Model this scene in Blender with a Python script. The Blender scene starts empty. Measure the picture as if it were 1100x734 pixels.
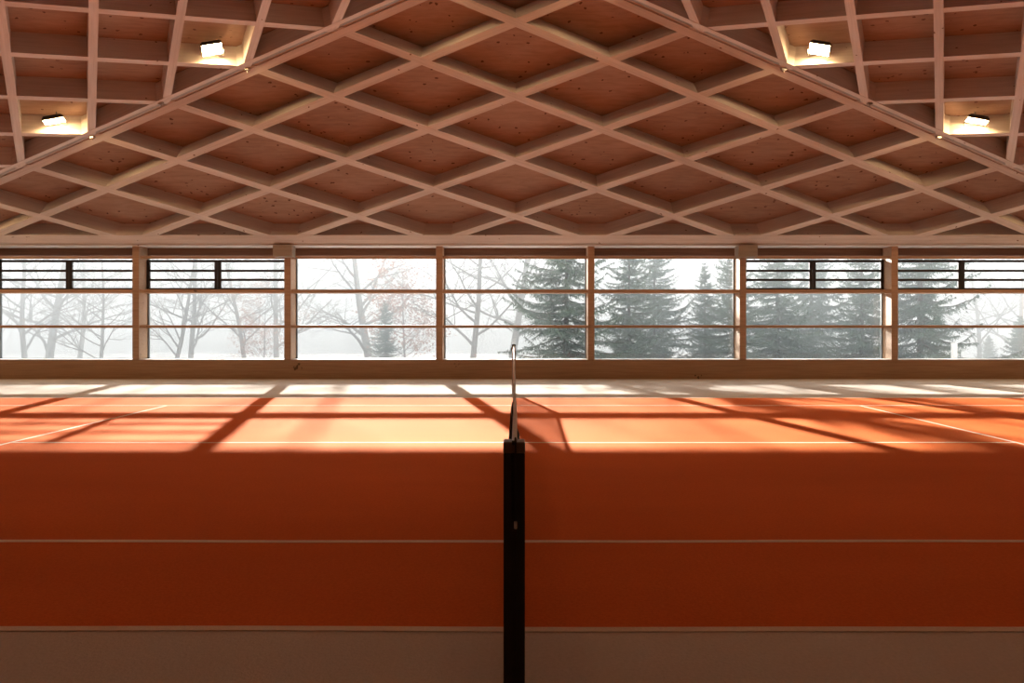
import bpy, bmesh, math, random
from mathutils import Vector, Matrix
C = bpy.context.scene.collection
sc = bpy.context.scene
random.seed(7)

# ------------------------------------------------------------------ materials
def mat(name):
    m = bpy.data.materials.new(name); m.use_nodes = True
    nt = m.node_tree; nt.nodes.clear()
    out = nt.nodes.new('ShaderNodeOutputMaterial')
    b = nt.nodes.new('ShaderNodeBsdfPrincipled')
    nt.links.new(b.outputs[0], out.inputs[0])
    return m, nt, b, out

def N(nt, t, **kw):
    n = nt.nodes.new(t)
    for k, v in kw.items():
        if k in n.inputs: n.inputs[k].default_value = v
        else: setattr(n, k, v)
    return n

def ramp(nt, fac, stops):
    r = nt.nodes.new('ShaderNodeValToRGB')
    e = r.color_ramp.elements
    while len(e) < len(stops): e.new(0.5)
    for el, (p, c) in zip(e, stops):
        el.position = p; el.color = (*c, 1)
    nt.links.new(fac, r.inputs[0]); return r

def mixc(nt, f, a, b, mode='MIX'):
    m = nt.nodes.new('ShaderNodeMix'); m.data_type = 'RGBA'; m.blend_type = mode
    for s, v in ((0, f), (6, a), (7, b)):
        if isinstance(v, (int, float)): m.inputs[s].default_value = v
        elif isinstance(v, tuple): m.inputs[s].default_value = (*v, 1)
        else: nt.links.new(v, m.inputs[s])
    return m.outputs[2]

def coords(nt, scale=(1, 1, 1)):
    tc = nt.nodes.new('ShaderNodeTexCoord'); mp = nt.nodes.new('ShaderNodeMapping')
    mp.inputs['Scale'].default_value = scale
    nt.links.new(tc.outputs['Object'], mp.inputs[0])
    oi = nt.nodes.new('ShaderNodeObjectInfo')
    ml = N(nt, 'ShaderNodeMath', operation='MULTIPLY'); ml.inputs[1].default_value = 37.0
    nt.links.new(oi.outputs['Random'], ml.inputs[0])
    cb = nt.nodes.new('ShaderNodeCombineXYZ')
    for i in range(3): nt.links.new(ml.outputs[0], cb.inputs[i])
    ad = N(nt, 'ShaderNodeVectorMath', operation='ADD')
    nt.links.new(mp.outputs[0], ad.inputs[0]); nt.links.new(cb.outputs[0], ad.inputs[1])
    return ad.outputs[0]

def wood(name, light, dark, knot, rough=0.6, grain=(0.6, 14, 14), knots=4.0, spec=0.3, cut=.085, keep=.55):
    """spruce: grain runs along the object's local X"""
    m, nt, b, out = mat(name)
    g = N(nt, 'ShaderNodeTexNoise', Scale=1.6, Detail=5.0, Roughness=0.6, Distortion=0.6)
    nt.links.new(coords(nt, grain), g.inputs['Vector'])
    r = ramp(nt, g.outputs[0], [(0.3, dark), (0.62, light)])
    big = N(nt, 'ShaderNodeTexNoise', Scale=0.5, Detail=2.0)
    nt.links.new(coords(nt, (0.5, 1.3, 1.3)), big.inputs['Vector'])
    rb = ramp(nt, big.outputs[0], [(0.35, (0.84, 0.82, 0.8)), (0.65, (1, 1, 1))])
    col = mixc(nt, 1.0, r.outputs[0], rb.outputs[0], 'MULTIPLY')
    v = N(nt, 'ShaderNodeTexVoronoi', Scale=1.0)
    kn = N(nt, 'ShaderNodeTexNoise', Scale=9.0, Detail=2.0); nt.links.new(coords(nt), kn.inputs['Vector'])
    kx = N(nt, 'ShaderNodeVectorMath', operation='MULTIPLY_ADD'); kx.inputs[1].default_value = (.5, .5, .5)
    nt.links.new(kn.outputs['Color'], kx.inputs[0]); nt.links.new(coords(nt, (knots * .6, knots, knots)), kx.inputs[2])
    nt.links.new(kx.outputs[0], v.inputs['Vector'])
    sep = nt.nodes.new('ShaderNodeSeparateColor'); nt.links.new(v.outputs['Color'], sep.inputs[0])
    th = N(nt, 'ShaderNodeMath', operation='LESS_THAN'); th.inputs[1].default_value = cut
    nt.links.new(v.outputs['Distance'], th.inputs[0])
    sel = N(nt, 'ShaderNodeMath', operation='GREATER_THAN'); sel.inputs[1].default_value = keep
    nt.links.new(sep.outputs[0], sel.inputs[0])
    mu = N(nt, 'ShaderNodeMath', operation='MULTIPLY')
    nt.links.new(th.outputs[0], mu.inputs[0]); nt.links.new(sel.outputs[0], mu.inputs[1])
    col = mixc(nt, mu.outputs[0], col, knot)
    nt.links.new(col, b.inputs['Base Color'])
    b.inputs['Roughness'].default_value = rough
    b.inputs['Specular IOR Level'].default_value = spec
    bp = N(nt, 'ShaderNodeBump', Strength=0.08, Distance=0.01)
    nt.links.new(g.outputs[0], bp.inputs['Height']); nt.links.new(bp.outputs[0], b.inputs['Normal'])
    return m

M = {}
M['rib'] = wood('spruce_rib', (0.67, 0.625, 0.60), (0.56, 0.515, 0.485), (0.17, 0.10, 0.065), knots=5.0)
M['board'] = wood('spruce_board', (0.41, 0.285, 0.22), (0.32, 0.21, 0.155), (0.13, 0.06, 0.035), knots=7.0, cut=.15, keep=.35, grain=(1.2, 9, 9))
M['frame'] = wood('spruce_frame', (0.46, 0.30, 0.19), (0.36, 0.22, 0.135), (0.14, 0.08, 0.05))
M['sill'] = wood('spruce_wall', (0.40, 0.24, 0.135), (0.31, 0.175, 0.095), (0.12, 0.06, 0.03), knots=1.5)
M['header'] = wood('shaded_header', (0.21, 0.11, 0.065), (0.15, 0.075, 0.045), (0.08, 0.04, 0.02), knots=1.5)  # darker wood colour stands in for shadow in the recess above the windows
M['block'] = wood('pale_block', (0.36, 0.30, 0.25), (0.30, 0.25, 0.2), (0.3, 0.2, 0.14), knots=1.0)

def carpet(name, c1, c2, rough=1.0, spec=0.02, sheen=0.0):
    m, nt, b, out = mat(name)
    a = N(nt, 'ShaderNodeTexNoise', Scale=55.0, Detail=3.0, Roughness=0.7)
    nt.links.new(coords(nt, (1, 1, 1)), a.inputs['Vector'])
    w = N(nt, 'ShaderNodeTexNoise', Scale=0.35, Detail=3.0)
    nt.links.new(coords(nt, (0.6, 2.2, 1)), w.inputs['Vector'])
    r = ramp(nt, a.outputs[0], [(0.3, c2), (0.7, c1)])
    rw = ramp(nt, w.outputs[0], [(0.3, (0.88, 0.86, 0.85)), (0.7, (1, 1, 1))])
    nt.links.new(mixc(nt, 1.0, r.outputs[0], rw.outputs[0], 'MULTIPLY'), b.inputs['Base Color'])
    b.inputs['Roughness'].default_value = rough
    b.inputs['Specular IOR Level'].default_value = spec
    b.inputs['Sheen Weight'].default_value = sheen
    bp = N(nt, 'ShaderNodeBump', Strength=0.5, Distance=0.006)
    nt.links.new(a.outputs[0], bp.inputs['Height']); nt.links.new(bp.outputs[0], b.inputs['Normal'])
    return m
M['clay'] = carpet('clay_carpet', (0.76, 0.185, 0.050), (0.65, 0.148, 0.038))
M['floor'] = carpet('beige_floor', (0.66, 0.61, 0.56), (0.57, 0.525, 0.475))
M['line'] = carpet('line_carpet', (0.88, 0.76, 0.62), (0.80, 0.67, 0.54))

def plain(name, col, rough=0.5, metal=0.0, spec=0.5, vary=0.12, scale=6.0):
    m, nt, b, out = mat(name)
    a = N(nt, 'ShaderNodeTexNoise', Scale=scale, Detail=3.0)
    nt.links.new(coords(nt), a.inputs['Vector'])
    d = tuple(c * (1 - vary) for c in col)
    r = ramp(nt, a.outputs[0], [(0.3, d), (0.7, col)])
    nt.links.new(r.outputs[0], b.inputs['Base Color'])
    b.inputs['Roughness'].default_value = rough; b.inputs['Metallic'].default_value = metal
    b.inputs['Specular IOR Level'].default_value = spec
    return m
M['plaster'] = plain('pale_plaster', (0.42, 0.33, 0.26), 0.8)
M['black'] = plain('black_metal', (0.02, 0.018, 0.016), 0.5)
M['grey_metal'] = plain('grey_metal', (0.16, 0.17, 0.17), 0.4, 0.3)
M['rail'] = plain('rail_metal', (0.34, 0.30, 0.27), 0.35, 0.6)
M['steel'] = plain('steel', (0.55, 0.52, 0.48), 0.3, 0.8)
M['post'] = plain('dark_post', (0.016, 0.010, 0.006), 0.55, 0.0, 0.3, 0.35, 9)
M['post_cap'] = plain('brown_cap', (0.13, 0.075, 0.035), 0.45)
M['post_far'] = plain('alu_post', (0.33, 0.30, 0.27), 0.35, 0.7)
M['cord'] = plain('net_cord', (0.018, 0.016, 0.015), 0.8)
M['tape'] = plain('net_tape', (0.62, 0.58, 0.52), 0.7)
M['bark'] = plain('bark', (0.12, 0.105, 0.095), 0.9, 0, 0.1, 0.3, 3)
M['bark_dark'] = plain('spruce_bark', (0.09, 0.075, 0.065), 0.9, 0, 0.1, 0.3, 3)
M['needle'] = plain('needles', (0.10, 0.14, 0.105), 0.8, 0, 0.1, 0.4, 1.5)
M['snow'] = plain('snowy_ground', (0.75, 0.77, 0.80), 0.9, 0, 0.1, 0.2, 0.4)
M['rust_leaf'] = plain('rusty_leaves', (0.36, 0.17, 0.11), 0.8, 0, 0.1, 0.3, 2)
M['white_paint'] = plain('white_paint', (0.75, 0.72, 0.68), 0.6)

def emit(name, col, s):
    m, nt, b, out = mat(name)
    b.inputs['Base Color'].default_value = (*col, 1)
    a = N(nt, 'ShaderNodeTexNoise', Scale=20.0)
    r = ramp(nt, a.outputs[0], [(0.3, tuple(c * .93 for c in col)), (0.7, col)])
    nt.links.new(r.outputs[0], b.inputs['Emission Color'])
    b.inputs['Emission Strength'].default_value = s
    return m
M['lamp_glow'] = emit('lamp_glow', (1.0, 0.64, 0.30), 90.0)

def glass():
    m = bpy.data.materials.new('window_glass'); m.use_nodes = True
    nt = m.node_tree; nt.nodes.clear()
    out = nt.nodes.new('ShaderNodeOutputMaterial'); mx = nt.nodes.new('ShaderNodeMixShader')
    t = N(nt, 'ShaderNodeBsdfTransparent'); t.inputs[0].default_value = (0.95, 0.97, 0.97, 1)
    g = N(nt, 'ShaderNodeBsdfGlossy', Roughness=0.03)
    mx.inputs[0].default_value = 0.05
    nt.links.new(t.outputs[0], mx.inputs[1]); nt.links.new(g.outputs[0], mx.inputs[2])
    nt.links.new(mx.outputs[0], out.inputs[0]); return m
M['glass'] = glass()

# ------------------------------------------------------------------ helpers
def link(name, bm, m, parent=None, mw=None, smooth=False):
    me = bpy.data.meshes.new(name); bm.to_mesh(me); bm.free()
    for mm in (m if isinstance(m, (list, tuple)) else [m]): me.materials.append(mm)
    if smooth:
        for p in me.polygons: p.use_smooth = True
    o = bpy.data.objects.new(name, me); C.objects.link(o)
    if mw is not None: o.matrix_world = mw
    if parent is not None:
        o.parent = parent
        if mw is not None:
            o.matrix_parent_inverse = pmat(parent).inverted()
    return o
def pmat(o):
    return Matrix.LocRotScale(o.location, o.rotation_euler, o.scale) if o.parent is None else pmat(o.parent) @ o.matrix_parent_inverse @ Matrix.LocRotScale(o.location, o.rotation_euler, o.scale)
def box(bm, x0, x1, y0, y1, z0, z1, mi=0):
    v = [bm.verts.new((x, y, z)) for x in (x0, x1) for y in (y0, y1) for z in (z0, z1)]
    fs = []
    for f in ((0, 1, 3, 2), (4, 6, 7, 5), (0, 4, 5, 1), (2, 3, 7, 6), (0, 2, 6, 4), (1, 5, 7, 3)):
        fc = bm.faces.new([v[i] for i in f]); fc.material_index = mi; fs.append(fc)
    return fs
def bbox(bm, x0, x1, y0, y1, z0, z1, r=0.005, seg=1):
    b2 = bmesh.new(); box(b2, x0, x1, y0, y1, z0, z1)
    bmesh.ops.bevel(b2, geom=b2.edges[:], offset=r, segments=seg, affect='EDGES', profile=0.6)
    me = bpy.data.meshes.new('t'); b2.to_mesh(me); b2.free(); bm.from_mesh(me); bpy.data.meshes.remove(me)
def tube(bm, pts, rad, n=6, cap=True):
    pts = [Vector(p) for p in pts]; rings = []
    for i, p in enumerate(pts):
        a = pts[max(i - 1, 0)]; b = pts[min(i + 1, len(pts) - 1)]
        d = (b - a).normalized()
        u = d.cross(Vector((0, 0, 1)) if abs(d.z) < .9 else Vector((1, 0, 0))).normalized(); w = d.cross(u)
        r = rad[i] if isinstance(rad, (list, tuple)) else rad
        rings.append([bm.verts.new(p + (u * math.cos(2 * math.pi * k / n) + w * math.sin(2 * math.pi * k / n)) * r) for k in range(n)])
    for a, b in zip(rings, rings[1:]):
        for k in range(n): bm.faces.new((a[k], a[(k + 1) % n], b[(k + 1) % n], b[k]))
    if cap and n > 2:
        bm.faces.new(rings[0][::-1]); bm.faces.new(rings[-1])
def empty(name, loc=(0, 0, 0), rz=0.0):
    o = bpy.data.objects.new(name, None); C.objects.link(o); o.location = loc; o.rotation_euler = (0, 0, rz)
    o.empty_display_size = 0.2
    return o
def tag(o, label=None, cat=None, group=None, kind=None):
    if label: o['label'] = label
    if cat: o['category'] = cat
    if group: o['group'] = group
    if kind: o['kind'] = kind
    return o
def struct(name, bm, m, **k):
    o = link(name, bm, m, **k); o['kind'] = 'structure'; return o
def clip(bm, planes):
    """keep the side towards -normal; planes = [(point, normal)]"""
    for co, no in planes:
        if not bm.verts: return False
        g = bm.verts[:] + bm.edges[:] + bm.faces[:]
        r = bmesh.ops.bisect_plane(bm, geom=g, dist=1e-5, plane_co=co, plane_no=no, clear_outer=True)
        ed = [e for e in bm.edges if e.is_boundary]
        if ed: bmesh.ops.holes_fill(bm, edges=ed, sides=0)
    return len(bm.faces) > 0

# ------------------------------------------------------------------ measures (metres); X right, Y away from the camera, Z up
EYE = 1.514; F = 766.0; VX = 551.5; VY = 348.0
def at(px, py, d): return Vector(((px - VX) / F * d, d, EYE + (VY - py) / F * d))
X0 = 0.05; BAY = 4.15; WALL = 19.5; GL = 19.98; YM = 9.07; HALF = 18.5
# the steep triangular roof facet over the windows
DD, DH = 0.598, 0.594; D0, HZ0 = 15.077, 6.368 + EYE; HS = 2.07
S = Vector((-HS, DD, -DH)); S2 = Vector((HS, DD, -DH))
V = Vector((0.714, -1.185, 0.473)); W = V + S
HI = -2.878; HR = -1.691 - HI
H = Vector((X0 + HI * HS, D0 + HR * DD, HZ0 - HR * DH))        # a lattice node on the left fold
def mir(v): return Vector((2 * X0 - v.x, v.y, v.z))
def mird(v): return Vector((-v.x, v.y, v.z))
PC = Vector((X0, D0, HZ0))
nc = S.cross(S2).normalized(); nc = nc if nc.z > 0 else -nc
nl = V.cross(S).normalized(); nl = nl if nl.z > 0 else -nl
nr = mird(nl)
T = 0.50; RW = 0.165
e_row7 = PC + Vector((0, 7 * DD, -7 * DH))
slope = Vector((0, DD, -DH)).normalized()
EAVE = (e_row7 + slope * -.1, slope)
FOLD_L = (H, (nl - nc))      # plane through the fold: keep central where nl.x - nc.x <= 0
def orient(pl, inside):
    co, no = pl; no = no.normalized()
    return (co, -no) if (inside - co).dot(no) > 0 else (co, no)
inC = PC + Vector((0, 3 * DD, -3 * DH)); inL = H + V * 3 + W * 1.5; inR = mir(inL)
FOLD_R = (mir(H), mird(nl - nc))
CL_C = [orient(FOLD_L, inC), orient(FOLD_R, inC), EAVE]
RIDGE = (Vector((X0, 0, 0)), Vector((1, 0, 0)))
MIDP = (Vector((0, YM, 0)), Vector((0, -1, 0)))
CL_L = [orient(FOLD_L, inL), orient(RIDGE, inL), MIDP, (Vector((-HALF, 0, 0)), Vector((-1, 0, 0)))]
CL_R = [orient(FOLD_R, inR), orient(RIDGE, inR), MIDP, (Vector((HALF, 0, 0)), Vector((1, 0, 0)))]

def frame(p, ex, ez):
    ex = ex.normalized(); ez = ez.normalized(); ey = ez.cross(ex)
    m = Matrix.Identity(4)
    for i in range(3):
        m[i][0] = ex[i]; m[i][1] = ey[i]; m[i][2] = ez[i]; m[i][3] = p[i]
    return m
def beam(name, p, d, n, L0, L1, y0, y1, z0, z1, planes, m, parent=None):
    mw = frame(p, d, n); inv = mw.inverted(); r = inv.to_3x3()
    bm = bmesh.new(); box(bm, L0, L1, y0, y1, z0, z1)
    if not clip(bm, [(inv @ c, r @ nn) for c, nn in planes]):
        bm.free(); return None
    if len(bm.faces) < 4: bm.free(); return None
    # move the origin to the middle of the piece
    xs = [v.co.x for v in bm.verts]; mid = (min(xs) + max(xs)) / 2
    if max(xs) - min(xs) < 0.15: bm.free(); return None
    for v in bm.verts: v.co.x -= mid
    bmesh.ops.recalc_face_normals(bm, faces=bm.faces[:])
    return link(name, bm, m, parent, mw @ Matrix.Translation((mid, 0, 0)))

def facet(name, p, n, d, planes, big=45):
    mw = frame(p, d, n); inv = mw.inverted(); r = inv.to_3x3()
    bm = bmesh.new(); box(bm, -big, big, -big, big, T, T + 0.06)
    clip(bm, [(inv @ c, r @ nn) for c, nn in planes])
    bmesh.ops.recalc_face_normals(bm, faces=bm.faces[:])
    return struct(name, bm, M['board'], mw=mw)

BE = (Vector((0, 19.97, 0)), Vector((0, 1, 0)))
ceil_c = facet('ceiling', PC, nc, Vector((1, 0, 0)), CL_C[:2] + [BE])
ceil_l = facet('ceiling', H, nl, W, CL_L)
ceil_r = facet('ceiling', mir(H), nr, mird(W), CL_R)
for m_ in range(-10, 11):
    beam('rib', PC + Vector((m_ * 2 * HS, 0, 0)), S2, nc, -30, 30, -RW / 2, RW / 2, 0, T + .01, CL_C, M['rib'], ceil_c)
    beam('rib', PC + Vector((m_ * 2 * HS, 0, 0)), S, nc, -30, 30, -RW / 2, RW / 2, 0.004, T + .01, CL_C, M['rib'], ceil_c)
beam('eave_rib', e_row7, Vector((1, 0, 0)), nc, -HALF, HALF, -.236, .045, -.004, T + .01, CL_C[:2], M['rib'], ceil_c)
for k in range(-12, 8):
    P = H + S * k
    beam('rib', P, V, nl, -2, 30, -RW / 2, RW / 2, 0, T + .01, CL_L, M['rib'], ceil_l)
    beam('rib', P, W, nl, -2, 40, -RW / 2 * .8, RW / 2 * .8, 0.004, T + .01, CL_L, M['rib'], ceil_l)
    P = mir(P)
    beam('rib', P, mird(V), nr, -2, 30, -RW / 2, RW / 2, 0, T + .01, CL_R, M['rib'], ceil_r)
    beam('rib', P, mird(W), nr, -2, 40, -RW / 2 * .8, RW / 2 * .8, 0.004, T + .01, CL_R, M['rib'], ceil_r)

# fold beams (one strip flush with each facet and a metal rail between) and ridge
def fold_beam(idx, h, s, ncen, nsid, cen, sid, ins, ins2):
    bm = bmesh.new()
    mw = frame(h, s, Vector((0, 0, 1)).cross(s).cross(s).normalized() * -1)
    inv = mw.inverted(); r = inv.to_3x3()
    # profile points in the plane perpendicular to s
    ac = s.cross(ncen).normalized(); ac = ac if ac.dot(ins - h) > 0 else -ac
    as_ = s.cross(nsid).normalized(); as_ = as_ if as_.dot(ins2 - h) > 0 else -as_
    bis = (ncen + nsid).normalized()
    prof = [as_ * .175 - nsid * .006, as_ * .075 - nsid * .006, as_ * .075 + nsid * .03, ac * .045 + ncen * .03, ac * .045 - ncen * .006,
            ac * .20 - ncen * .006, ac * .20 + ncen * (T - .02), bis * (T - .05), as_ * .175 + nsid * (T - .02)]
    prof = [r @ p for p in prof]
    L0, L1 = -7.2, 16.5
    a = [bm.verts.new((L0, p.y, p.z)) for p in prof]; b = [bm.verts.new((L1, p.y, p.z)) for p in prof]
    n = len(prof)
    for i in range(n): bm.faces.new((a[i], a[(i + 1) % n], b[(i + 1) % n], b[i]))
    bm.faces.new(a); bm.faces.new(b[::-1])
    clip(bm, [(inv @ c, r @ q) for c, q in [EAVE, orient(RIDGE, ins2)]])
    bmesh.ops.recalc_face_normals(bm, faces=bm.faces[:])
    o = struct('trim_%d' % idx, bm, M['rib'], mw=mw)
    # rail in the groove
    q0 = r @ (as_ * .07 + nsid * .005); q1 = r @ (ac * .0 + bis * .012); bm = bmesh.new()
    pr = [q0, q1, q1 + Vector((0, 0, .05)), q0 + Vector((0, 0, .05))]
    a = [bm.verts.new((-6.2, p.y, p.z)) for p in pr]; b = [bm.verts.new((15.5, p.y, p.z)) for p in pr]
    for i in range(4): bm.faces.new((a[i], a[(i + 1) % 4], b[(i + 1) % 4], b[i]))
    clip(bm, [(inv @ c, r @ q) for c, q in [EAVE, orient(RIDGE, ins2)]])
    bmesh.ops.recalc_face_normals(bm, faces=bm.faces[:])
    link('rail', bm, M['rail'], o, mw)
fold_beam(1, H, S.normalized(), nc, nl, inC, inL, inC, inL)
fold_beam(2, mir(H), S2.normalized(), nc, nr, inC, inR, inC, inR)

# roof behind the camera: same facets mirrored about the middle of the hall, boards only
def myd(v): return Vector((v.x, -v.y, v.z))
def myp(v): return Vector((v.x, 2 * YM - v.y, v.z))
def mpl(ps): return [(myp(c), myd(n)) for c, n in ps]
BW = -1.6
WB = (Vector((0, BW - .1, 0)), Vector((0, -1, 0)))
facet('ceiling', myp(PC), myd(nc), Vector((1, 0, 0)), mpl(CL_C[:2]) + [WB])
facet('ceiling', myp(H), myd(nl), myd(W), mpl(CL_L))
facet('ceiling', myp(mir(H)), myd(nr), myd(mird(W)), mpl(CL_R))

# ------------------------------------------------------------------ window wall
bm = bmesh.new(); box(bm, -HALF, HALF, WALL, 20.03, 0, .53); struct('wall_front', bm, M['sill'])
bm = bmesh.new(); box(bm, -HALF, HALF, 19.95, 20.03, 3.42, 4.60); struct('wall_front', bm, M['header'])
bm = bmesh.new(); box(bm, -HALF, HALF, 19.33, 20.0, 3.635, 3.735); struct('trim_3', bm, M['rib'])
bm = bmesh.new(); box(bm, -HALF, HALF, 19.56, 19.63, 3.30, 3.375); struct('trim_4', bm, M['frame'])
n_t = 5
for k in range(-5, 5):
    x = X0 + (k + .5) * BAY
    bm = bmesh.new()
    bbox(bm, -.09, .09, 0, .52, 0, 3.108, .004)
    struct('trim_%d' % n_t, bm, M['frame'], mw=Matrix.Translation((x, WALL - .012, .53))); n_t += 1
wn = 1
for k in range(-4, 5):
    xc = X0 + k * BAY; hw = BAY / 2 - .09
    w = empty('window_%d' % wn, (xc, GL, .53)); w['kind'] = 'structure'; wn += 1
    base = Matrix.Translation((xc, GL, 0))
    for z0, z1 in ((1.40, 1.475), (2.36, 2.455)):
        bm = bmesh.new(); bbox(bm, -hw, hw, WALL - GL + .01, .06, z0, z1, .003); link('transom', bm, M['frame'], w, base)
    fw = .035
    bm = bmesh.new()
    box(bm, -hw, -hw + fw, -.03, .04, .53, 3.42); box(bm, hw - fw, hw, -.03, .04, .53, 3.42)
    box(bm, -hw, hw, -.03, .04, .53, .55)
    link('window_frame', bm, M['grey_metal'], w, base)
    bm = bmesh.new(); box(bm, -hw, hw, WALL - GL - .008, -.03, .53, .542); link('window_sill', bm, M['white_paint'], w, base)
    vent = k not in (-1, 0, 1)
    for z0, z1 in ((.55, 1.40), (1.475, 2.36), (2.455, 3.42)):
        bm = bmesh.new(); box(bm, -hw + fw, hw - fw, .0, .008, z0, z1); link('pane', bm, M['glass'], w, base)
    if vent:
        for s in (-1, 1):
            a, b = (-hw + .005, -.004) if s < 0 else (.004, hw - .005)
            bm = bmesh.new(); q = .085
            box(bm, a, a + q, -.09, -.035, 2.458, 3.298); box(bm, b - q, b, -.09, -.035, 2.458, 3.298)
            box(bm, a + q, b - q, -.09, -.035, 2.458, 2.515); box(bm, a + q, b - q, -.09, -.035, 3.232, 3.298)
            for z in (2.74, 2.995): box(bm, a + q, b - q, -.085, -.04, z - .032, z + .032)
            link('vent_sash', bm, M['black'], w, base)

# the rest of the hall shell
bm = bmesh.new(); box(bm, -HALF - .25, -HALF, BW, 20.15, 0, 9.5); struct('wall_left', bm, M['plaster'])
bm = bmesh.new(); box(bm, HALF, HALF + .25, BW, 20.15, 0, 9.5); struct('wall_right', bm, M['plaster'])
bm = bmesh.new(); box(bm, -HALF - .25, HALF + .25, BW - .25, BW, 0, 9.5); struct('wall_back', bm, M['plaster'])

# floor, court, lines
bm = bmesh.new(); box(bm, -HALF, HALF, BW, 20.1, -.12, 0); fl = struct('floor', bm, M['floor'])
YN, Y1, YC, Y2, YF = 3.53, 4.952, 9.07, 13.18, 14.56
bm = bmesh.new(); box(bm, -17.4, 17.4, YN, YF, 0, .003); link('court_surface', bm, M['clay'], fl)
def cline(x0, x1, y0, y1):
    bm = bmesh.new()
    if x1 - x0 > y1 - y0:
        n = 60; h = (y1 - y0) / 2; yc = (y0 + y1) / 2; vs = []
        for i in range(n + 1):
            x = x0 + (x1 - x0) * i / n
            dy = .006 * math.sin(x * .9 + yc) + .004 * math.sin(x * 2.3 + yc * 3)
            vs.append((bm.verts.new((x, yc - h + dy, .0045)), bm.verts.new((x, yc + h + dy, .0045))))
        for a, b in zip(vs, vs[1:]): bm.faces.new((a[0], b[0], b[1], a[1]))
        ex = bmesh.ops.extrude_face_region(bm, geom=bm.faces[:])
        bmesh.ops.translate(bm, verts=[v for v in ex['geom'] if isinstance(v, bmesh.types.BMVert)], vec=(0, 0, -.003))
        bmesh.ops.recalc_face_normals(bm, faces=bm.faces[:])
    else: box(bm, x0, x1, y0, y1, .0015, .0046)
    link('court_line', bm, M['line'], fl)
for y in (YN, Y1, Y2, YF): cline(-11.9, 11.9, y - .026, y + .026)
cline(-6.4, 6.4, YC - .025, YC + .025)
for x in (-6.4, 6.4): cline(x - .025, x + .025, Y1 + .026, Y2 - .026)
for x in (-11.9, 11.9): cline(x - .05, x + .05, YN, YF)

# ------------------------------------------------------------------ net and posts
NX = .008; YP0, YP1 = 2.70, 15.40
def net_z(y):     # top of the net
    t = (y - YC) / ((YP1 - YP0) / 2)
    return .914 + .146 * t * t if abs(t) < 1 else 1.06
def net_x(y, z):  # netting hangs a little out of its plane
    k = max(0, 1 - z / max(net_z(y), .1))
    b = -.040 * math.exp(-((y - 4.5) / .75) ** 2) + .030 * math.exp(-((y - 3.25) / .35) ** 2) + .010 * math.sin(y * 2.1)
    return NX + b * math.sin(math.pi * min(1, .15 + k * .85)) 
net = empty('tennis_net', (NX, YC, 0))
tag(net, 'long dark tennis net with a pale top band, seen end-on between its two posts', 'net')
bm = bmesh.new()
ys = [YP0 + .12 + i * .0455 for i in range(int((YP1 - YP0 - .24) / .0455) + 1)]
for y in ys:
    zt = net_z(y) - .03
    tube(bm, [(net_x(y, zt * q), y, .02 + (zt - .02) * q) for q in (0, .25, .5, .75, 1)], .0036, 3, False)
for j in range(24):
    q = j / 23
    tube(bm, [(net_x(y, (net_z(y) - .03) * q), y, .02 + (net_z(y) - .05) * q) for y in ys[::4] + [ys[-1]]], .0036, 3, False)
link('netting', bm, M['cord'], net, Matrix.Identity(4))
bm = bmesh.new(); n = 60; pr = []
for i in range(n + 1):
    y = YP0 + .06 + (YP1 - YP0 - .12) * i / n; zt = net_z(y); x = NX + .003 * math.sin(y * 1.7)
    pr.append([bm.verts.new((x + a, y, zt + b)) for a, b in ((-.012, -.058), (-.011, -.006), (-.004, 0), (.004, 0), (.011, -.006), (.012, -.058))])
for a, b in zip(pr, pr[1:]):
    for k in range(5): bm.faces.new((a[k], a[k + 1], b[k + 1], b[k]))
bmesh.ops.recalc_face_normals(bm, faces=bm.faces[:])
hb = link('headband', bm, M['tape'], net, Matrix.Identity(4), True)
bm = bmesh.new(); tube(bm, [(NX, YP0 - .045, .78), (NX, YP0 - .05, .9), (NX, YP0 - .047, 1.055), (NX, YP0 - .03, 1.083), (NX, YP0 + .02, 1.078)] + [(NX, YP0 + .06 + (YP1 - YP0 - .12) * i / 40, net_z(YP0 + .06 + (YP1 - YP0 - .12) * i / 40) - .005) for i in range(41)], .004, 6)
link('cable', bm, M['cord'], net, Matrix.Identity(4), True)
bm = bmesh.new(); bbox(bm, NX - .006, NX + .006, YP0 - .058, YP0 - .036, .752, .778, .003); link('cable_end', bm, M['steel'], net, Matrix.Identity(4))['label'] = 'grey steel cable end'
bm = bmesh.new(); box(bm, NX - .014, NX + .014, YC - .025, YC + .025, .008, .912); link('center_strap', bm, M['tape'], net, Matrix.Identity(4))
bm = bmesh.new(); bbox(bm, NX - .05, NX + .05, YC - .04, YC + .04, .0048, .012, .002); link('strap_anchor', bm, M['steel'], net, Matrix.Identity(4))

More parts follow.
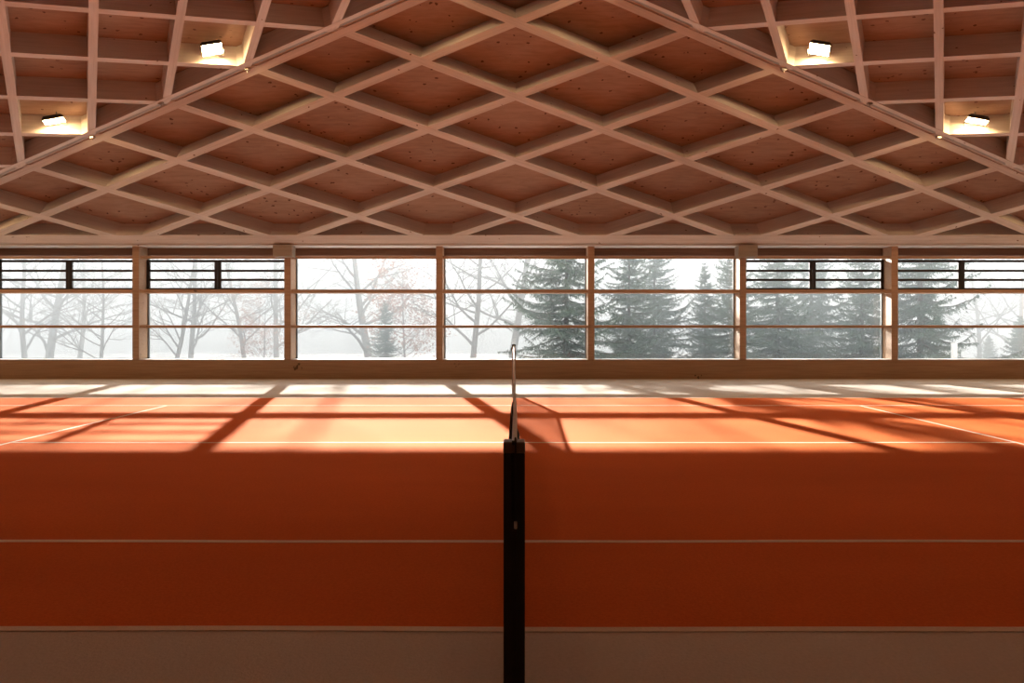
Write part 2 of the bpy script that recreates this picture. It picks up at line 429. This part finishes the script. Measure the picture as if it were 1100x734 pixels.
def post(y, m, label, cap_m, front):
    p = empty('net_post', (.003 if front else NX, y, 0))
    tag(p, label, 'post', 'net posts')
    mw = Matrix.Translation(p.location)
    bm = bmesh.new(); w = .04; g = .007
    sy = -1 if front else 1
    # square tube with a slot down the face away from the net
    for a, b in ((-w, -g), (g, w)):
        bbox(bm, a, b, -w, w, 0, 1.03, .003)
    box(bm, -g, g, *((-w + .012, w) if front else (-w, w - .012)), 0, 1.03)
    if front: box(bm, -g, g, -w + .001, w, 0, .74)
    link('shaft', bm, m, p, mw)
    bm = bmesh.new()
    for a, b in ((-w - .001, -g), (g, w + .001)): bbox(bm, a, b, -w - .001, w + .001, 1.03, 1.072, .004)
    box(bm, -g, g, -w + .012, w - .004, 1.03, 1.066)
    link('cap', bm, cap_m, p, mw)
    bm = bmesh.new(); tube(bm, [(-.009, sy * .03, 1.068), (.009, sy * .03, 1.068)], .009, 12); link('pulley', bm, M['black'], p, mw)
    bm = bmesh.new(); bbox(bm, -.07, .07, -.07, .07, 0.0, .008, .002); link('floor_sleeve', bm, M['steel'], p, mw)
    return p
post(YP0, M['post'], 'near net post, a wide black square column with brown cap, in the foreground', M['post_cap'], True)
fp = post(YP1, M['post_far'], 'far net post, slim and silvery grey, standing before the window wall', M['black'], False)
bm = bmesh.new(); tube(bm, [(-.035, 0, 1.0), (-.055, 0, 1.0), (-.055, 0, .93)], .012, 8); link('crank', bm, M['black'], fp, Matrix.Translation(fp.location))

# ------------------------------------------------------------------ floodlights in the roof cells
def flood(p, n, yaw, label, tilt, roll=0.0):
    r = empty('floodlight', p, yaw); tag(r, label, 'light', 'floodlights in the roof cells')
    mw = Matrix.Translation(p) @ Matrix.Rotation(yaw, 4, 'Z')
    mt = mw @ Matrix.Translation((0, 0, -.02)) @ Matrix.Rotation(roll, 4, 'Y') @ Matrix.Rotation(tilt, 4, 'X')
    bm = bmesh.new(); bbox(bm, -.22, .22, -.19, .19, 0, .075, .035, 3)
    for i in range(9): box(bm, -.18, .18, -.16 + i * .04 - .004, -.16 + i * .04 + .004, .07, .10)
    link('housing', bm, M['black'], r, mt)
    bm = bmesh.new(); bbox(bm, -.205, .205, -.175, .175, -.006, .006, .03 * .19, 2)
    link('lens', bm, M['lamp_glow'], r, mt)
    bm = bmesh.new()
    tube(bm, [(-.235, 0, .03), (-.235, .10, -.02), (-.21, .22, -.03), (.21, .22, -.03), (.235, .10, -.02), (.235, 0, .03)], .012, 6)
    tube(bm, [(0, .22, -.03), (0, .24, .10), (0, .24, .26)], .014, 6)
    link('bracket', bm, M['grey_metal'], r, mw)
names = {-1.5: 'upper', .5: 'middle', 2.5: 'lower', 4.5: 'lowest'}
for k in (-1.5, .5, 2.5, 4.5):
    P = H + S * k + V * .76 + nl * .16
    for side in (0, 1):
        p = P if side == 0 else mir(P)
        yaw = math.atan2(W.y, W.x) + math.pi if side == 0 else -(math.atan2(W.y, W.x) + math.pi)
        wh = 'left' if side == 0 else 'right'
        lab = {-1.5: 'glowing floodlight above the %s fold beam, near the roof apex', .5: 'squarish glowing floodlight in a %s roof cell, the higher of that side',
               2.5: 'flat glowing floodlight in a %s roof cell, the lower of that side', 4.5: 'glowing floodlight low down at the %s end of the roof'}[k] % wh
        flood(p, nl, yaw, lab, math.radians(-16 if k < 1 else 0), math.radians(-18 if side == 0 else 18))

# small clamps on the fold beams
def clamp(p, label):
    r = bmesh.new(); bbox(r, -.05, .05, -.035, .035, -.03, .03, .01, 2); tube(r, [(0, 0, -.02), (0, 0, -.075)], .012, 8); tube(r, [(-.075, 0, .0), (.075, 0, .0)], .011, 8)
    o = link('pipe_clamp', r, M['steel'], mw=Matrix.Translation(p)); tag(o, label, 'clamp', 'small clamps under the fold beams')
for k, w1 in ((0.0, 'upper'), (2.0, 'lower')):
    P = H + S * k + Vector((.02, 0, -.03))
    clamp(P, '%s small metal clamp under the left fold beam beside a floodlight' % w1)
    clamp(mir(P), '%s small metal clamp under the right fold beam beside a floodlight' % w1)
P = H + S * 1.0 + Vector((-.08, -.06, -.03))
clamp(P, 'small grey clamp at the left fold beam midway between two floodlights')
clamp(mir(P), 'small grey clamp at the right fold beam midway between two floodlights')

# pale blocks at the heads of two columns
for sx, wd in ((-1, 'left'), (1, 'right')):
    bm = bmesh.new(); bbox(bm, -.26, .26, 0, .30, -.31, 0, .006)
    o = link('bearing_block', bm, M['block'], mw=Matrix.Translation((X0 + sx * 6.27, 19.20, 3.634)))
    tag(o, 'pale timber block under the eave beam at the %s column head' % wd, 'block', 'blocks under the eave beam')

# ------------------------------------------------------------------ outdoors
def gz(x, y): return -.35 - .035 * (y - 20) + .25 * math.sin(x * .11 + 1) * math.sin(y * .07)
bm = bmesh.new(); gx, gy = 40, 30; grid = {}
for i in range(gx + 1):
    for j in range(gy + 1):
        x = -110 + 220 * i / gx; y = 20.2 + 150 * (j / gy) ** 1.6
        grid[i, j] = bm.verts.new((x, y, gz(x, y)))
for i in range(gx):
    for j in range(gy): bm.faces.new((grid[i, j], grid[i + 1, j], grid[i + 1, j + 1], grid[i, j + 1]))
tag(link('snowy_ground', bm, M['snow'], None, None, True), 'pale snowy ground outside the windows', 'ground', kind='stuff')

def limb(bm, p, d, L, r, depth, rnd, droop=0.0):
    n = 5; pts = [p]; rad = [r]
    for i in range(n):
        d = (d + Vector((rnd.gauss(0, .13), rnd.gauss(0, .13), rnd.gauss(.03, .08) - droop))).normalized()
        pts.append(pts[-1] + d * L / n); rad.append(r * (1 - .62 * (i + 1) / n))
    tube(bm, pts, rad, 6 if r > .05 else 4 if r > .02 else 3, False)
    if depth <= 0:
        tips.append(pts[-1]); return
    nb = 3 + (depth > 1) * 2
    for i in range(nb):
        t = rnd.uniform(.3, 1.0); k = min(int(t * n), n - 1)
        q = pts[k].lerp(pts[k + 1], t * n - k)
        ax = Vector((rnd.gauss(0, 1), rnd.gauss(0, 1), rnd.gauss(0, .4))).normalized()
        dd = (d * .75 + ax * .8).normalized()
        limb(bm, q, dd, L * rnd.uniform(.5, .75), r * (1 - .62 * t) * .62, depth - 1, rnd, droop)
tips = []
def bare_proto(seed, h, r, leafy=False):
    rnd = random.Random(seed); tips.clear()
    root = empty('bare_tree')
    bm = bmesh.new(); pts = [Vector((0, 0, -.4))]; d = Vector((rnd.gauss(0, .05), rnd.gauss(0, .05), 1)); n = 9
    for i in range(n):
        d = (d + Vector((rnd.gauss(0, .05), rnd.gauss(0, .05), .1))).normalized(); pts.append(pts[-1] + d * h / n)
    rad = [r * (1 - .8 * i / n) for i in range(n + 1)]; tube(bm, pts, rad, 9)
    link('trunk', bm, M['bark'], root, None, True)
    bm = bmesh.new()
    for i in range(19):
        t = .1 + .9 * (i + rnd.random()) / 19; k = min(int(t * n), n - 1); q = pts[k].lerp(pts[k + 1], t * n - k)
        a = rnd.uniform(0, 6.28); d = Vector((math.cos(a), math.sin(a), rnd.uniform(.35, 1.1))).normalized()
        limb(bm, q, d, h * rnd.uniform(.22, .42), r * (1 - .8 * t) * .5, 3, rnd)
    link('branches', bm, M['bark'], root)
    if leafy:
        fo = bmesh.new()
        for i in range(2600):
            v = rnd.choice(tips); p = v + Vector((rnd.gauss(0, .12), rnd.gauss(0, .12), rnd.gauss(0, .12)))
            a = Vector((rnd.gauss(0, 1), rnd.gauss(0, 1), rnd.gauss(0, 1))).normalized() * .05; b = a.orthogonal()
            fo.faces.new([fo.verts.new(p + a), fo.verts.new(p + b), fo.verts.new(p - a), fo.verts.new(p - b)])
        link('leaves', fo, M['rust_leaf'], root)
    return root
def spruce_proto(seed, h, w):
    rnd = random.Random(seed)
    root = empty('spruce_tree')
    bm = bmesh.new(); tube(bm, [(0, 0, -.5), (0.03, 0, h * .5), (0, 0, h)], [h * .016, h * .009, .01], 8); link('trunk', bm, M['bark_dark'], root, None, True)
    bm = bmesh.new(); fo = bmesh.new(); z = h * .04
    while z < h * .985:
        t = z / h; R = w * ((1 - t) ** .85 + .03); nb = rnd.choice((3, 4, 5)) if t < .9 else 3; a0 = rnd.uniform(0, 6.28)
        for b in range(nb):
            a = a0 + b * 6.283 / nb + rnd.gauss(0, .35); L = R * rnd.choice((.55, .75, .9, 1.0, 1.15)) * rnd.uniform(.85, 1.1)
            u = Vector((math.cos(a), math.sin(a), 0)); s = Vector((-u.y, u.x, 0))
            lift = rnd.uniform(-.12, .3) - (1 - t) * .35; bend = rnd.uniform(.15, .5); sw = rnd.gauss(0, .12); z0 = z + rnd.uniform(-.1, .1)
            pts = [Vector((0, 0, z0)) + u * L * q + s * sw * L * q * q + Vector((0, 0, L * (lift * q + bend * q * q * q))) for q in (0, .25, .5, .75, 1)]
            tube(bm, pts, [.008 + .008 * L * (1 - q) for q in (0, .25, .5, .75, 1)], 3, False)
            m_ = int(6 + L * 11)
            for i in range(m_):
                q = .06 + .94 * (i + rnd.random()) / m_; k = min(int(q * 4), 3); p = pts[k].lerp(pts[k + 1], q * 4 - k)
                for sd in (-1, 1):
                    if rnd.random() < .15: continue
                    l2 = (.10 + .26 * L * (1 - q)) * rnd.uniform(.4, 1.3)
                    dv = ((u * rnd.uniform(.3, .9) + s * sd).normalized() + Vector((0, 0, -rnd.uniform(.0, .8)))) * l2
                    e = p + dv
                    # a side twig with short hanging sprays of needles along it
                    ns = 2 + int(l2 * 9)
                    wv = Vector((0, 0, .012 + .02 * l2))
                    fo.faces.new([fo.verts.new(p + wv), fo.verts.new(p - wv), fo.verts.new(e)])
                    for c in range(ns):
                        g = p.lerp(e, (c + rnd.random()) / ns)
                        dn = Vector((rnd.gauss(0, .06), rnd.gauss(0, .06), -rnd.uniform(.05, .16)))
                        sv = Vector((rnd.gauss(0, 1), rnd.gauss(0, 1), 0)).normalized() * rnd.uniform(.018, .04)
                        fo.faces.new([fo.verts.new(g + sv), fo.verts.new(g - sv), fo.verts.new(g + dn)])
        z += h * .019 * rnd.uniform(.6, 1.4) + .03
    link('branches', bm, M['bark_dark'], root); link('foliage', fo, M['needle'], root)
    return root
def dup(root):
    r = root.copy(); C.objects.link(r)
    for ch in [o for o in C.objects if o.parent == root]:
        c = ch.copy(); C.objects.link(c); c.parent = r
    return r
used = set()
def put(proto, px, d, sc_, rz, label, cat, group):
    o = proto if proto not in used else dup(proto); used.add(proto)
    x = (px - VX) / F * d
    o.location = (x, d, gz(x, d)); o.scale = (sc_,) * 3; o.rotation_euler = (0, 0, rz)
    tag(o, label, cat, group)
SP = [spruce_proto(3, 12, 4.6), spruce_proto(8, 12, 4.1), spruce_proto(15, 5, 2.0)]
BT = [bare_proto(2, 13, .26), bare_proto(5, 11, .15), bare_proto(9, 14, .20), bare_proto(21, 6, .07, True)]
G1 = 'spruces outside the windows'; G2 = 'bare trees outside the windows'
for pr_, px, d, s_, rz, lab in (
    (1, 414, 36, .30, 1.0, 'small hazy green spruce, alone in the third window from the left'),
    (0, 608, 27, .64, .3, 'tall grey-green spruce behind the right half of the centre window'),
    (1, 676, 29, .52, 2.2, 'spruce with visible dark trunk, left of middle in the window right of centre'),
    (0, 703, 32, .55, 4.0, 'hazy spruce just behind the dark-trunked one, window right of centre'),
    (1, 757, 31, .40, 5.1, 'shorter pointed spruce towards the right of the window right of centre'),
    (0, 788, 29, .48, 1.6, 'spruce half hidden by the column with the right pale block'),
    (1, 835, 30, .62, .9, 'dense spruce in the left half of the second window from the right'),
    (0, 872, 33, .62, 2.9, 'broad hazy spruce in the middle of the second window from the right'),
    (1, 926, 29, .52, 3.6, 'slender spruce near the right edge of the second window from the right'),
    (0, 988, 29, .72, 5.6, 'large dense spruce filling the left half of the rightmost window')):
    put(SP[pr_], px, d, s_, rz, lab, 'tree', G1)
put(SP[2], 1062, 40, .40, 0, 'little young spruce low in the rightmost window, right of the white post', 'tree', G1)
put(SP[2], 1096, 33, .56, 2, 'small bushy spruce at the right edge of the photo', 'tree', G1)
for pr_, px, d, s_, rz, lab in (
    (1, 28, 38, 1.0, .4, 'leaning bare tree in the left half of the leftmost window'),
    (0, 52, 40, .9, 1.9, 'thick-trunked bare tree in the middle of the leftmost window'),
    (1, 84, 43, 1.0, 3.3, 'bare tree right of the thick trunk in the leftmost window'),
    (2, 107, 36, .5, 5.0, 'small branching bare tree near the first column from the left'),
    (1, 186, 36, .8, 2.5, 'bare tree in the left part of the second window from the left'),
    (2, 205, 40, .8, .5, 'faint bare tree left of middle in the second window from the left'),
    (1, 264, 40, .9, 4.2, 'faint bare tree in the right half of the second window from the left'),
    (2, 298, 43, .9, 1.2, 'faint thick bare tree beside the second column from the left'),
    (0, 398, 42, .95, 3.9, 'large pale bare tree in the third window from the left'),
    (3, 436, 38, .9, 2.0, 'small tree with faint rusty withered leaves right of the small spruce'),
    (3, 284, 38, .65, 0.6, 'low tree with rusty withered leaves in the second window from the left'),
    (2, 507, 37, .85, 5.5, 'hazy bare tree in the left part of the centre window'),
    (0, 549, 40, .9, .9, 'pale bare trunk rising behind the far net post'),
    (1, 1052, 42, .9, 2.7, 'faint bare tree in the middle of the rightmost window'),
    (2, 1090, 44, .8, 4.8, 'faint bare tree at the right end of the rightmost window')):
    put(BT[pr_], px, d, s_, rz, lab, 'tree', G2)
x = (1025 - VX) / F * 25
bm = bmesh.new(); bbox(bm, -.075, .075, -.075, .075, 0, .87 - gz(x, 25), .01)
pp = link('white_post', bm, M['white_paint'], mw=Matrix.Translation((x, 25, gz(x, 25) - .03)))
tag(pp, 'short white post outdoors, low in the rightmost window', 'post')

# mist between the trees
bm = bmesh.new(); box(bm, -75, 75, 21.5, 100, -5, 8.5)
m = bpy.data.materials.new('mist'); m.use_nodes = True; nt = m.node_tree; nt.nodes.clear()
o_ = nt.nodes.new('ShaderNodeOutputMaterial'); vs = nt.nodes.new('ShaderNodeVolumeScatter')
vs.inputs['Color'].default_value = (.96, .985, 1, 1); vs.inputs['Density'].default_value = .036; vs.inputs['Anisotropy'].default_value = -0.4
va = nt.nodes.new('ShaderNodeVolumeAbsorption'); va.inputs['Color'].default_value = (0, 0, 0, 1); va.inputs['Density'].default_value = .007
av = nt.nodes.new('ShaderNodeAddShader'); nt.links.new(vs.outputs[0], av.inputs[0]); nt.links.new(va.outputs[0], av.inputs[1])
nt.links.new(av.outputs[0], o_.inputs['Volume'])
mist = link('mist', bm, m); tag(mist, 'pale winter mist hanging between the trees outside', 'mist', kind='stuff')
mist.display_type = 'WIRE'

# ------------------------------------------------------------------ light
az = math.radians(-12.2); el = math.radians(16.3)
sd = Vector((math.sin(az) * math.cos(el), math.cos(az) * math.cos(el), math.sin(el)))
L = bpy.data.lights.new('sun', 'SUN'); L.energy = 62; L.angle = math.radians(.9); L.color = (1, .94, .86)
so = bpy.data.objects.new('sun', L); C.objects.link(so); so.location = (0, 40, 20)
so.rotation_euler = (-sd).to_track_quat('-Z', 'Y').to_euler()
wd = bpy.data.worlds.new('sky'); sc.world = wd; wd.use_nodes = True; nt = wd.node_tree; nt.nodes.clear()
o_ = nt.nodes.new('ShaderNodeOutputWorld'); bg = nt.nodes.new('ShaderNodeBackground')
tc = nt.nodes.new('ShaderNodeTexCoord'); ns = N(nt, 'ShaderNodeTexNoise', Scale=2.0, Detail=3.0); nt.links.new(tc.outputs['Generated'], ns.inputs['Vector'])
r = ramp(nt, ns.outputs[0], [(.35, (.86, .93, 1.0)), (.65, (1, 1, 1))])
nt.links.new(r.outputs[0], bg.inputs[0]); bg.inputs[1].default_value = 3.3
nt.links.new(bg.outputs[0], o_.inputs[0])

# ------------------------------------------------------------------ camera
cam = bpy.data.cameras.new('camera'); co = bpy.data.objects.new('camera', cam); C.objects.link(co)
co.location = (0, 0, EYE); co.rotation_euler = (math.pi / 2, 0, 0)
cam.sensor_width = 36; cam.lens = F / 1100 * 36
cam.shift_x = -1.5 / 1100; cam.shift_y = -19 / 1100
cam.clip_start = .05; cam.clip_end = 400
sc.camera = co
sc.view_settings.view_transform = 'Standard'; sc.view_settings.look = 'None'
sc.view_settings.gamma = 1; sc.view_settings.use_curve_mapping = False
sc.view_settings.exposure = 0.38
